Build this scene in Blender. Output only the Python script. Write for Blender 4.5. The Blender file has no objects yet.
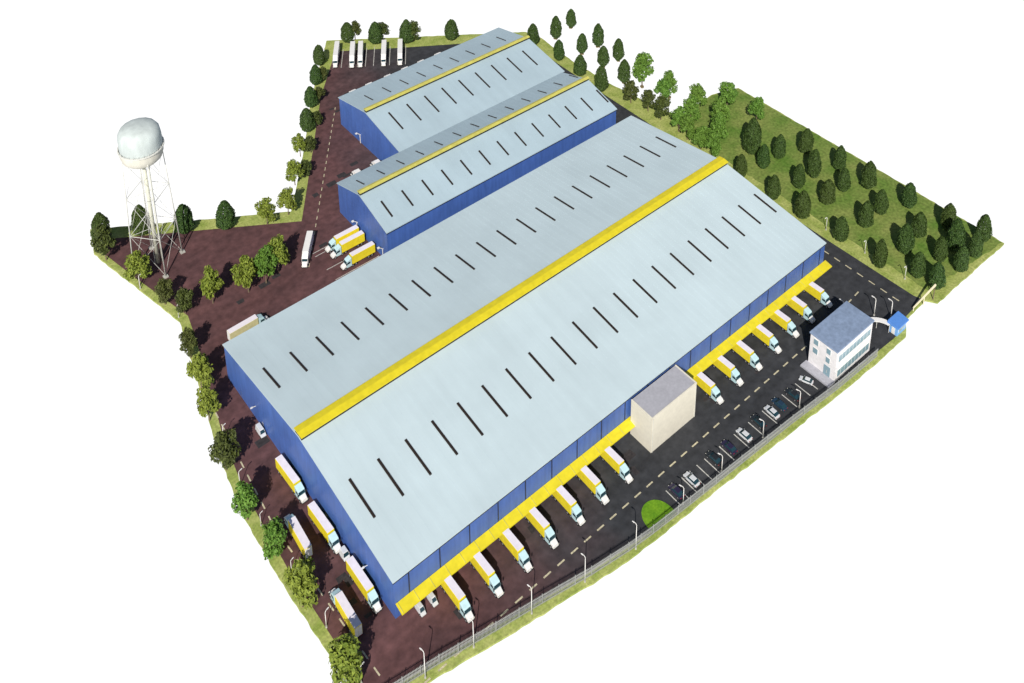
import bpy, math, random
from mathutils import Vector, Matrix
R = math.radians
random.seed(7)
scene = bpy.context.scene
COL = scene.collection

# ------------------------------------------------------------------ camera
cam_d = bpy.data.cameras.new('Camera')
cam = bpy.data.objects.new('Camera', cam_d)
COL.objects.link(cam)
scene.camera = cam
cam.location = (0, 0, 240)
cam.rotation_euler = (R(90 - 19.620), 0, R(-40.342))
cam_d.sensor_fit = 'HORIZONTAL'
cam_d.sensor_width = 36
cam_d.lens = 36 * 1080 / 1024
cam_d.shift_x = (512 - 550) / 1024            # view-camera shift: keeps the posts nearly upright
cam_d.shift_y = (-198 - 341.5) / 1024
cam_d.clip_start = 1
cam_d.clip_end = 3000

# ------------------------------------------------------------------ sky, sun, exposure
SUN_EL, SUN_AZ = R(40), R(44)                 # light travels towards +X +Y, AZ from +Y
w = bpy.data.worlds.new('World')
scene.world = w
w.use_nodes = True
nt = w.node_tree
nt.nodes.clear()
N, L = nt.nodes.new, nt.links.new
out = N('ShaderNodeOutputWorld')
sky = N('ShaderNodeTexSky')
sky.sky_type = 'NISHITA'
sky.sun_disc = False
sky.sun_elevation = SUN_EL
sky.sun_rotation = SUN_AZ + math.pi
bg1 = N('ShaderNodeBackground')
bg1.inputs['Strength'].default_value = 0.065
L(sky.outputs[0], bg1.inputs[0])
bg2 = N('ShaderNodeBackground')               # the white studio void the site model floats in, below the horizon
bg2.inputs['Color'].default_value = (1, 1, 1, 1)
bg2.inputs['Strength'].default_value = 1.1
tc = N('ShaderNodeTexCoord')
sep = N('ShaderNodeSeparateXYZ')
L(tc.outputs['Generated'], sep.inputs[0])
mr = N('ShaderNodeMapRange')
mr.inputs['From Min'].default_value = -0.01
mr.inputs['From Max'].default_value = 0.03
L(sep.outputs['Z'], mr.inputs['Value'])
mx = N('ShaderNodeMixShader')
L(mr.outputs[0], mx.inputs[0])
L(bg2.outputs[0], mx.inputs[1])
L(bg1.outputs[0], mx.inputs[2])
L(mx.outputs[0], out.inputs['Surface'])
sun_d = bpy.data.lights.new('Sun', 'SUN')
sun = bpy.data.objects.new('Sun', sun_d)
COL.objects.link(sun)
sun_d.energy = 4.7
sun_d.angle = R(0.5)
sun_d.color = (1.0, 0.95, 0.87)
dv = Vector((math.sin(SUN_AZ) * math.cos(SUN_EL), math.cos(SUN_AZ) * math.cos(SUN_EL), -math.sin(SUN_EL)))
sun.rotation_euler = dv.to_track_quat('-Z', 'Y').to_euler()
sun.location = (100, 100, 120)
vs = scene.view_settings
vs.view_transform = 'Standard'
vs.look = 'None'
vs.exposure = 0.0
vs.gamma = 1.0
vs.use_curve_mapping = False
scene.cycles.max_bounces = 6


# ------------------------------------------------------------------ materials
def mat(name, col, rough=0.6, metal=0.0, var=0.0, scale=1.0, col2=None, spec=0.4, detail=4, bump=0.0, bscale=None):
    """Principled surface whose colour wanders between two tones by world-scale noise."""
    m = bpy.data.materials.new(name)
    m.use_nodes = True
    n = m.node_tree
    b = n.nodes['Principled BSDF']
    b.inputs['Roughness'].default_value = rough
    b.inputs['Metallic'].default_value = metal
    b.inputs['Specular IOR Level'].default_value = spec
    c = (*col, 1)
    g = n.nodes.new('ShaderNodeNewGeometry')
    nz = n.nodes.new('ShaderNodeTexNoise')
    nz.inputs['Scale'].default_value = scale
    nz.inputs['Detail'].default_value = detail
    nz.inputs['Roughness'].default_value = 0.62
    n.links.new(g.outputs['Position'], nz.inputs['Vector'])
    cr = n.nodes.new('ShaderNodeValToRGB')
    k = max(var, 0.03)
    c2 = (*col2, 1) if col2 else tuple(min(1, x * (1 + k)) for x in col) + (1,)
    c1 = c if col2 else tuple(x * (1 - k) for x in col) + (1,)
    cr.color_ramp.elements[0].color = c1
    cr.color_ramp.elements[0].position = 0.33
    cr.color_ramp.elements[1].color = c2
    cr.color_ramp.elements[1].position = 0.67
    n.links.new(nz.outputs['Fac'], cr.inputs['Fac'])
    n.links.new(cr.outputs['Color'], b.inputs['Base Color'])
    if bump:
        bp = n.nodes.new('ShaderNodeBump')
        bp.inputs['Strength'].default_value = bump
        nb = n.nodes.new('ShaderNodeTexNoise')
        nb.inputs['Scale'].default_value = bscale or scale * 4
        n.links.new(g.outputs['Position'], nb.inputs['Vector'])
        n.links.new(nb.outputs['Fac'], bp.inputs['Height'])
        n.links.new(bp.outputs['Normal'], b.inputs['Normal'])
    return m


def mul_detail(m, scale, lo, hi, stretch=None, detail=3):
    """Multiply the base colour by a second noise (dirt, streaks, wear)."""
    n = m.node_tree
    b = n.nodes['Principled BSDF']
    src = b.inputs['Base Color'].links[0].from_socket
    g = n.nodes.new('ShaderNodeNewGeometry')
    mp = n.nodes.new('ShaderNodeMapping')
    mp.inputs['Scale'].default_value = stretch or (1, 1, 1)
    n.links.new(g.outputs['Position'], mp.inputs['Vector'])
    nz = n.nodes.new('ShaderNodeTexNoise')
    nz.inputs['Scale'].default_value = scale
    nz.inputs['Detail'].default_value = detail
    n.links.new(mp.outputs[0], nz.inputs['Vector'])
    mr = n.nodes.new('ShaderNodeMapRange')
    mr.inputs['From Min'].default_value = 0.3
    mr.inputs['From Max'].default_value = 0.7
    mr.inputs['To Min'].default_value = lo
    mr.inputs['To Max'].default_value = hi
    n.links.new(nz.outputs['Fac'], mr.inputs['Value'])
    vm = n.nodes.new('ShaderNodeVectorMath')
    vm.operation = 'SCALE'
    n.links.new(src, vm.inputs[0])
    n.links.new(mr.outputs[0], vm.inputs['Scale'])
    n.links.new(vm.outputs[0], b.inputs['Base Color'])
    return m


def asphalt_mat():
    m = mat('asphalt', (0.088, 0.044, 0.046), 0.85, col2=(0.128, 0.060, 0.060), scale=0.09, detail=6, spec=0.25)
    n = m.node_tree
    b = n.nodes['Principled BSDF']
    src = b.inputs['Base Color'].links[0].from_socket
    g = n.nodes.new('ShaderNodeNewGeometry')
    sp = n.nodes.new('ShaderNodeSeparateXYZ')
    n.links.new(g.outputs['Position'], sp.inputs[0])
    nz = n.nodes.new('ShaderNodeTexNoise')
    nz.inputs['Scale'].default_value = 0.05
    n.links.new(g.outputs['Position'], nz.inputs['Vector'])
    ad = n.nodes.new('ShaderNodeMath')
    ad.operation = 'MULTIPLY_ADD'
    ad.inputs[1].default_value = 40.0
    n.links.new(nz.outputs['Fac'], ad.inputs[0])
    n.links.new(sp.outputs['X'], ad.inputs[2])
    # the eastern yard is newer, charcoal-coloured asphalt, the western yard old reddish asphalt
    sub = n.nodes.new('ShaderNodeMath')
    sub.operation = 'MULTIPLY_ADD'
    sub.inputs[1].default_value = -0.35
    n.links.new(sp.outputs['Y'], sub.inputs[0])
    n.links.new(ad.outputs[0], sub.inputs[2])
    mr = n.nodes.new('ShaderNodeMapRange')
    mr.inputs['From Min'].default_value = 62
    mr.inputs['From Max'].default_value = 102
    n.links.new(sub.outputs[0], mr.inputs['Value'])
    cr = n.nodes.new('ShaderNodeValToRGB')
    cr.color_ramp.elements[0].color = (0.031, 0.033, 0.038, 1)
    cr.color_ramp.elements[1].color = (0.050, 0.052, 0.057, 1)
    n2 = n.nodes.new('ShaderNodeTexNoise')
    n2.inputs['Scale'].default_value = 0.22
    n2.inputs['Detail'].default_value = 6
    n.links.new(g.outputs['Position'], n2.inputs['Vector'])
    n.links.new(n2.outputs['Fac'], cr.inputs['Fac'])
    mxn = n.nodes.new('ShaderNodeMix')
    mxn.data_type = 'RGBA'
    n.links.new(mr.outputs[0], mxn.inputs[0])
    n.links.new(src, mxn.inputs[6])
    n.links.new(cr.outputs['Color'], mxn.inputs[7])
    n.links.new(mxn.outputs[2], b.inputs['Base Color'])
    mul_detail(m, 0.5, 0.72, 1.25, detail=8)
    mul_detail(m, 0.12, 0.8, 1.15, stretch=(0.25, 1.6, 1))
    return m


def leaf_mat(name, dark, light, warm):
    m = bpy.data.materials.new(name)
    m.use_nodes = True
    n = m.node_tree
    b = n.nodes['Principled BSDF']
    b.inputs['Roughness'].default_value = 0.6
    b.inputs['Specular IOR Level'].default_value = 0.25
    g = n.nodes.new('ShaderNodeNewGeometry')
    cr = n.nodes.new('ShaderNodeValToRGB')
    cr.color_ramp.elements[0].color = (*dark, 1)
    cr.color_ramp.elements[1].color = (*light, 1)
    e = cr.color_ramp.elements.new(0.5)
    e.color = tuple((a + c) / 2 for a, c in zip(dark, light)) + (1,)
    n.links.new(g.outputs['Random Per Island'], cr.inputs['Fac'])
    oi = n.nodes.new('ShaderNodeObjectInfo')
    mr = n.nodes.new('ShaderNodeMapRange')
    mr.inputs['To Min'].default_value = 0.0
    mr.inputs['To Max'].default_value = 0.45
    n.links.new(oi.outputs['Random'], mr.inputs['Value'])
    mxn = n.nodes.new('ShaderNodeMix')
    mxn.data_type = 'RGBA'
    n.links.new(mr.outputs[0], mxn.inputs[0])
    n.links.new(cr.outputs['Color'], mxn.inputs[6])
    mxn.inputs[7].default_value = (*warm, 1)
    n.links.new(mxn.outputs[2], b.inputs['Base Color'])
    return m


M = {}
M['grass'] = mul_detail(mat('grass_verge', (0.24, 0.31, 0.065), 0.9, col2=(0.42, 0.45, 0.15), scale=0.25, spec=0.1, bump=0.4, bscale=2.5), 1.6, 0.75, 1.2)
M['lawn'] = mul_detail(mat('lawn_grass', (0.10, 0.19, 0.03), 0.9, col2=(0.23, 0.27, 0.075), scale=0.09, detail=7, spec=0.1, bump=0.4, bscale=2.0), 1.1, 0.7, 1.25)
M['soil'] = mat('soil', (0.20, 0.16, 0.08), 0.95, var=0.3, scale=1.0, spec=0.05)
M['asphalt'] = asphalt_mat()
M['paint'] = mul_detail(mat('road_paint', (0.62, 0.61, 0.56), 0.7, var=0.12, scale=3.0), 2.0, 0.65, 1.05)
M['paint_yellow'] = mul_detail(mat('road_paint_cream', (0.62, 0.56, 0.38), 0.7, var=0.15, scale=3.0), 2.0, 0.6, 1.05)
M['kerb'] = mat('concrete', (0.42, 0.41, 0.37), 0.85, var=0.15, scale=1.5)
M['roof'] = mul_detail(mat('metal_roof', (0.535, 0.645, 0.685), 0.42, var=0.04, scale=0.06, spec=0.35), 0.5, 0.975, 1.02, stretch=(1.0, 0.08, 0.3))
mul_detail(M['roof'], 0.035, 0.96, 1.03, stretch=(1, .6, 1), detail=5)
M['roof_blue'] = mul_detail(mat('metal_roof_bluish', (0.40, 0.51, 0.57), 0.42, var=0.05, scale=0.06, spec=0.35), 0.5, 0.97, 1.02, stretch=(1.0, 0.08, 0.3))
M['wall'] = mul_detail(mat('blue_cladding', (0.062, 0.135, 0.41), 0.45, var=0.10, scale=0.12), 1.2, 0.88, 1.08, stretch=(1, 1, 0.12))
M['trim_and_shade'] = mat('dark_trim_and_shade', (0.018, 0.025, 0.06), 0.5, var=0.2)
M['yellow'] = mul_detail(mat('yellow_sheet', (0.74, 0.62, 0.022), 0.5, var=0.05, scale=0.3), 0.8, 0.9, 1.04)
M['yellow_pale'] = mul_detail(mat('faded_yellow_sheet', (0.56, 0.52, 0.12), 0.5, var=0.08, scale=0.3), 0.8, 0.86, 1.06)
M['dark'] = mat('dark_void', (0.012, 0.011, 0.012), 0.5)
M['skyglass'] = mat('skylight_glass', (0.030, 0.022, 0.018), 0.35, spec=0.3)
M['flash'] = mat('flashing', (0.50, 0.38, 0.34), 0.5)
M['beige'] = mul_detail(mat('beige_panel', (0.73, 0.69, 0.58), 0.75, var=0.03, scale=0.3), 1.0, 0.95, 1.03)
M['greyroof'] = mul_detail(mat('grey_felt_roof', (0.40, 0.40, 0.44), 0.8, var=0.06, scale=0.4), 1.5, 0.92, 1.05)
M['plaster'] = mul_detail(mat('pale_plaster', (0.78, 0.76, 0.77), 0.8, var=0.05, scale=0.5), 1.5, 0.93, 1.04)
M['slate'] = mul_detail(mat('slate_blue_roof', (0.23, 0.30, 0.43), 0.6, var=0.08, scale=0.5), 1.0, 0.9, 1.08)
M['glass'] = mat('blue_green_glass', (0.22, 0.34, 0.40), 0.12, spec=0.6)
M['lightblue'] = mat('light_blue_sheet', (0.20, 0.42, 0.78), 0.5, var=0.06)
M['midblue'] = mat('mid_blue_sheet', (0.09, 0.24, 0.62), 0.5, var=0.06)
M['white'] = mat('white_paint', (0.80, 0.79, 0.77), 0.45, var=0.04)
M['pale_roof'] = mat('trailer_roof_white', (0.80, 0.75, 0.80), 0.5, var=0.05, scale=0.8)
M['cab'] = mat('cab_pale_cyan', (0.50, 0.70, 0.74), 0.35, var=0.05)
M['truck_yellow'] = mul_detail(mat('trailer_yellow', (0.82, 0.67, 0.03), 0.45, var=0.06, scale=0.7), 1.2, 0.9, 1.05)
M['truck_cream'] = mul_detail(mat('trailer_cream', (0.60, 0.56, 0.30), 0.5, var=0.06, scale=0.7), 1.2, 0.85, 1.05)
M['patch'] = mul_detail(mat('asphalt_repair', (0.040, 0.036, 0.038), 0.85, var=0.15, scale=0.8, spec=0.2), 1.5, 0.8, 1.2)
M['rubber'] = mat('rubber', (0.012, 0.012, 0.013), 0.8)
M['chassis'] = mat('chassis_black', (0.02, 0.02, 0.022), 0.6)
M['windscreen'] = mat('dark_windscreen', (0.015, 0.045, 0.06), 0.1, spec=0.6)
M['lampglass'] = mat('headlamp_glass', (0.7, 0.7, 0.62), 0.2)
M['tail'] = mat('tail_lamp_red', (0.35, 0.02, 0.015), 0.3)
M['rim'] = mat('wheel_rim', (0.5, 0.5, 0.52), 0.35, metal=0.6)
M['steel'] = mat('galvanised_steel', (0.62, 0.62, 0.58), 0.5, var=0.06)
M['fence'] = mat('fence_grey', (0.33, 0.34, 0.33), 0.6, var=0.08)
M['post'] = mat('lamp_post_white', (0.74, 0.73, 0.70), 0.5)
M['tank'] = mul_detail(mat('tank_paint', (0.54, 0.60, 0.59), 0.8, var=0.06, scale=0.25), 0.6, 0.86, 1.04, stretch=(1, 1, 0.2))
M['tank_low'] = mul_detail(mat('tank_paint_cream', (0.66, 0.64, 0.56), 0.75, var=0.06, scale=0.3), 0.6, 0.88, 1.04, stretch=(1, 1, 0.2))
M['riser'] = mat('riser_cream', (0.60, 0.60, 0.50), 0.5, var=0.08)
M['cream'] = mat('gate_cream', (0.72, 0.66, 0.46), 0.6, var=0.06)
M['bark'] = mat('bark', (0.16, 0.12, 0.08), 0.9, var=0.3, scale=3)
M['island'] = mul_detail(mat('bright_lawn', (0.11, 0.26, 0.015), 0.9, col2=(0.17, 0.33, 0.02), scale=0.5, spec=0.1, bump=0.4, bscale=3), 2.0, 0.85, 1.12)
M['leaf_light'] = leaf_mat('leaves_yellow_green', (0.085, 0.13, 0.014), (0.25, 0.31, 0.045), (0.19, 0.22, 0.03))
M['leaf_mid'] = leaf_mat('leaves_mid_green', (0.050, 0.130, 0.014), (0.15, 0.29, 0.045), (0.13, 0.20, 0.03))
M['leaf_dull'] = leaf_mat('leaves_dull_green', (0.026, 0.042, 0.010), (0.085, 0.115, 0.022), (0.085, 0.085, 0.022))
M['leaf_con'] = leaf_mat('needles_dark', (0.018, 0.048, 0.011), (0.060, 0.118, 0.024), (0.070, 0.080, 0.016))
CAR_COLS = {'white': (0.62, 0.64, 0.66), 'purple': (0.028, 0.022, 0.055), 'charcoal': (0.022, 0.026, 0.03), 'blue': (0.02, 0.045, 0.08)}
for k, v in CAR_COLS.items():
    M['car_' + k] = mat('car_paint_' + k, v, 0.22, spec=0.5)


# ------------------------------------------------------------------ mesh helpers
class MB:
    def __init__(s):
        s.v, s.f = [], []

    def add(s, vs, fs):
        o = len(s.v)
        s.v += [tuple(p) for p in vs]
        s.f += [tuple(i + o for i in f) for f in fs]

    def box(s, x0, x1, y0, y1, z0, z1):
        s.add([(x0, y0, z0), (x1, y0, z0), (x1, y1, z0), (x0, y1, z0), (x0, y0, z1), (x1, y0, z1), (x1, y1, z1), (x0, y1, z1)],
              [(0, 3, 2, 1), (4, 5, 6, 7), (0, 1, 5, 4), (1, 2, 6, 5), (2, 3, 7, 6), (3, 0, 4, 7)])

    def hexa(s, bot, top):
        s.add(list(bot) + list(top), [(3, 2, 1, 0), (4, 5, 6, 7), (0, 1, 5, 4), (1, 2, 6, 5), (2, 3, 7, 6), (3, 0, 4, 7)])

    def prism_x(s, yz, x0, x1):                   # polygon counter-clockwise seen from +X
        n = len(yz)
        s.add([(x0, y, z) for y, z in yz] + [(x1, y, z) for y, z in yz],
              [tuple(range(n - 1, -1, -1)), tuple(range(n, 2 * n))] + [(i, (i + 1) % n, n + (i + 1) % n, n + i) for i in range(n)])

    def prism_y(s, xz, y0, y1, taper=None):       # polygon in x,z
        n = len(xz)
        s.add([(x, y0, z) for x, z in xz] + [(x, y1, z) for x, z in xz],
              [tuple(range(n)), tuple(range(2 * n - 1, n - 1, -1))] + [((i + 1) % n, i, n + i, n + (i + 1) % n) for i in range(n)])

    def prism_z(s, xy, z0, z1):
        n = len(xy)
        s.add([(x, y, z0) for x, y in xy] + [(x, y, z1) for x, y in xy],
              [tuple(range(n - 1, -1, -1)), tuple(range(n, 2 * n))] + [(i, (i + 1) % n, n + (i + 1) % n, n + i) for i in range(n)])

    def sheet(s, xy, z):
        s.add([(x, y, z) for x, y in xy], [tuple(range(len(xy)))])

    def strip(s, a, b, wd, z):
        a, b = Vector(a), Vector(b)
        d = (b - a).normalized() * wd / 2
        p = Vector((-d.y, d.x))
        s.sheet([a - p, b - p, b + p, a + p], z)

    def tube(s, a, b, r0, r1=None, n=8):
        a, b = Vector(a), Vector(b)
        r1 = r0 if r1 is None else r1
        d = (b - a).normalized()
        u = d.orthogonal().normalized()
        t = d.cross(u)
        vs = []
        for c, r in ((a, r0), (b, r1)):
            for i in range(n):
                q = 2 * math.pi * i / n
                vs.append(c + (u * math.cos(q) + t * math.sin(q)) * r)
        s.add(vs, [tuple(range(n - 1, -1, -1)), tuple(range(n, 2 * n))] + [(i, (i + 1) % n, n + (i + 1) % n, n + i) for i in range(n)])

    def lathe(s, prof, cx, cy, n=24):
        o = len(s.v)
        for r, z in prof:
            for i in range(n):
                q = 2 * math.pi * i / n
                s.v.append((cx + r * math.cos(q), cy + r * math.sin(q), z))
        for k in range(len(prof) - 1):
            for i in range(n):
                j = (i + 1) % n
                s.f.append((o + k * n + i, o + k * n + j, o + (k + 1) * n + j, o + (k + 1) * n + i))

    def mesh(s, name, m, smooth=False):
        me = bpy.data.meshes.new(name)
        me.from_pydata(s.v, [], s.f)
        me.materials.append(m)
        if smooth:
            for p in me.polygons:
                p.use_smooth = True
        me.update()
        return me

    def build(s, name, m, parent=None, smooth=False):
        o = bpy.data.objects.new(name, s.mesh(name, m, smooth))
        COL.objects.link(o)
        if parent:
            o.parent = parent
        return o


def bevel(o, wd=0.06, seg=2):
    b = o.modifiers.new('bevel', 'BEVEL')
    b.width = wd
    b.segments = seg
    b.limit_method = 'ANGLE'
    return o


def tag(o, label=None, cat=None, group=None, kind=None):
    if label:
        o['label'] = label
    if cat:
        o['category'] = cat
    if group:
        o['group'] = group
    if kind:
        o['kind'] = kind
    return o


def thing(name, label, cat, loc=(0, 0, 0), rz=0, group=None):
    o = bpy.data.objects.new(name, None)
    o.empty_display_size = 0.5
    COL.objects.link(o)
    o.location = loc
    o.rotation_euler = (0, 0, rz)
    return tag(o, label, cat, group)


def kids(o):
    return list(o.children)


def copy_tree(o, parent=None):
    c = o.copy()
    COL.objects.link(c)
    if parent:
        c.parent = parent
    for ch in kids(o):
        copy_tree(ch, c)
    return c


def place(proto, used, loc, rz=0, label=None, scale=None, group=None):
    """first call moves the prototype itself, later calls copy it with its parts"""
    if proto.name in used:
        o = copy_tree(proto)
    else:
        used.add(proto.name)
        o = proto
    o.location = loc
    o.rotation_euler = (0, 0, rz)
    o.scale = (scale,) * 3 if isinstance(scale, (int, float)) else (scale or (1, 1, 1))
    if label:
        o['label'] = label
    if group:
        o['group'] = group
    return o


USED = set()
ORD = ['first', 'second', 'third', 'fourth', 'fifth', 'sixth', 'seventh', 'eighth', 'ninth', 'tenth', 'eleventh', 'twelfth', 'thirteenth', 'fourteenth', 'fifteenth', 'sixteenth', 'seventeenth', 'eighteenth', 'nineteenth', 'twentieth']


def rough(poly, step=1.2, amp=0.28, seed=1):
    rr = random.Random(seed)
    o = []
    for i in range(len(poly)):
        a, b = Vector(poly[i]), Vector(poly[(i + 1) % len(poly)])
        n = max(1, int((b - a).length / step))
        d = (b - a).normalized()
        p = Vector((-d.y, d.x))
        for k in range(n):
            q = a.lerp(b, k / n)
            if k:
                q = q + p * rr.uniform(-amp, amp)
            o.append((q.x, q.y))
    return o


# ------------------------------------------------------------------ setting: ground, asphalt, lawns, markings
OUTER = [(178.3, 351.0), (210, 328.2), (244.5, 303.5), (246.5, 296), (245.5, 284), (245.0, 273.6), (245.8, 254), (247.7, 240.2), (249.5, 228), (252, 222.5),
         (270, 224), (281, 220.4), (280.3, 113.6), (243.2, 114.0), (241.3, 116.9), (230.4, 116.4), (227.4, 114.2), (225.7, 113.2), (213.7, 113.3),
         (196.3, 113.9), (180.6, 114.9), (166.1, 115.8), (147.2, 117.0), (133, 117.6), (123.2, 118.3), (115.6, 119.5), (103.3, 121.6), (90, 123.9),
         (75.8, 126.6), (63.4, 129.0), (62.7, 147), (62.2, 165), (62.6, 184.5), (65.0, 202.7), (69.0, 222), (72.2, 238.7), (74.2, 248.7), (64.8, 291), (67.5, 302.3),
         (119.3, 268.8), (137.2, 293.7), (153.4, 318.3)]
g = MB()
g.prism_z(rough(OUTER[::-1], 1.5, 0.17, 3), -0.5, 0.0)
tag(g.build('ground', M['grass']), kind='structure')

ASPH = [(177.0, 341.5), (200, 325.8), (222, 311.4), (239.5, 299.5), (239.3, 250), (239.6, 204), (239.8, 149), (240.2, 120), (240.9, 117.6), (230.6, 117.0), (227.0, 115.0),
        (222, 114.9), (213.5, 115.3), (194, 115.9), (179.2, 117.0), (160.7, 118.0), (143.4, 118.8), (132, 119.6), (124.7, 120.6), (114.8, 122.0), (102.7, 124.4), (91.7, 126.5),
        (84, 127.9), (71, 130.2), (65.4, 131.2), (64.9, 147), (64.6, 165), (65.4, 189), (67.8, 206), (71.8, 224), (75.0, 239), (76.8, 249), (71.0, 272), (67.2, 288.5), (70.8, 294.0),
        (86, 284.4), (119.8, 262.6), (139.5, 291.5), (157, 317.5)]
a = MB()
a.prism_z(ASPH[::-1], -0.3, 0.03)
tag(a.build('asphalt_yard', M['asphalt']), kind='structure')

la = MB()
la.prism_z(rough([(245.2, 118.2), (280.0, 114.2), (280.6, 220.1), (270, 223.6), (252.2, 222.0), (249.0, 216), (244.8, 200)], 1.6, 0.35, 5), -0.3, 0.03)
tag(la.build('lawn', M['lawn']), kind='structure')

isl = MB()
pts = []
for i in range(25):
    q = math.pi * i / 24
    pts.append((135.8 + 3.8 * math.cos(q), 120.2 + 5.0 * math.sin(q) ** 0.85))
isl.prism_z(pts + [(132.0, 119.4), (139.6, 119.0)], 0.0, 0.16)
tag(isl.build('grass_island', M['island']), kind='structure')

# pale kerb along the verge of the front yard and the eastern road
k = MB()
front = [(65.4, 131.2), (71, 130.2), (84, 127.9), (91.7, 126.5), (102.7, 124.4), (114.8, 122.0), (124.7, 120.6), (132, 119.6), (143.4, 118.8), (160.7, 118.0), (179.2, 117.0), (194, 115.9)]
for p, q in zip(front, front[1:]):
    k.strip(p, q, 0.35, 0.13)
o = k.build('kerb', M['kerb'])
sm = o.modifiers.new('thick', 'SOLIDIFY')
sm.thickness = 0.12
sm.offset = -1
tag(o, kind='structure')

mk = MB()
ZM = 0.05


def dashes(mb, a, b, dash, gap, wd, z=ZM):
    a, b = Vector(a), Vector(b)
    ln = (b - a).length
    d = (b - a) / ln
    t = 0
    while t + dash <= ln:
        mb.strip(a + d * t, a + d * (t + dash), wd, z)
        t += dash + gap


dashes(mk, (70, 126.9), (205, 129.0), 2.1, 1.95, 0.38)
dashes(mk, (207, 129.1), (233, 131.5), 2.1, 1.95, 0.38)
dashes(mk, (235.2, 152), (235.2, 118.5), 2.1, 1.95, 0.38)
dashes(mk, (68.6, 134), (66.8, 175), 2.1, 2.2, 0.34)
dashes(mk, (66.8, 177.5), (69.4, 215), 2.1, 2.2, 0.34)
dashes(mk, (112, 243.5), (159.5, 310.5), 1.6, 1.8, 0.26)
tag(mk.build('road_markings', M['paint_yellow']), kind='structure')

# repair patches and drain covers in the yard
rp = random.Random(5)
pa = MB()
for x0, y0, x1, y1 in [(86, 131, 172, 137), (168, 124.5, 212, 137), (68, 205, 74, 145), (84, 262, 120, 240), (128, 262, 146, 276), (150, 305, 168, 322)]:
    for _ in range(5):
        x, y = rp.uniform(x0, x1), rp.uniform(y0, y1)
        w_, h_ = rp.uniform(1.2, 4.0), rp.uniform(.8, 2.4)
        pa.sheet([(x + rp.uniform(-.2, .2), y), (x + w_, y + rp.uniform(-.2, .2)), (x + w_ + rp.uniform(-.2, .2), y + h_), (x, y + h_)], 0.036 + .0015 * rp.random())
tag(pa.build('asphalt_patch', M['patch']), kind='structure')
sl = MB()
for x in (141.7, 144.4, 147.0, 149.7, 152.2, 154.9, 160.2, 165.6, 171.0, 176.3, 184.1, 189.5, 192.6):
    sl.strip((x, 119.5 - (x - 141) * 0.022), (x, 124.4 - (x - 141) * 0.022), 0.26, ZM)
for i in range(10):
    p = Vector((170.2, 331.5)).lerp(Vector((193.4, 315.6)), i / 9)
    sl.strip(p, p + Vector((0.555, 0.832)) * 13.5, 0.22, ZM)
for y in (247.6, 246.0, 239.0, 233.8, 231.8):
    sl.strip((115.5, y), (130.5, y), 0.22, ZM)
tag(sl.build('parking_lines', M['paint']), kind='structure')


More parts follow.
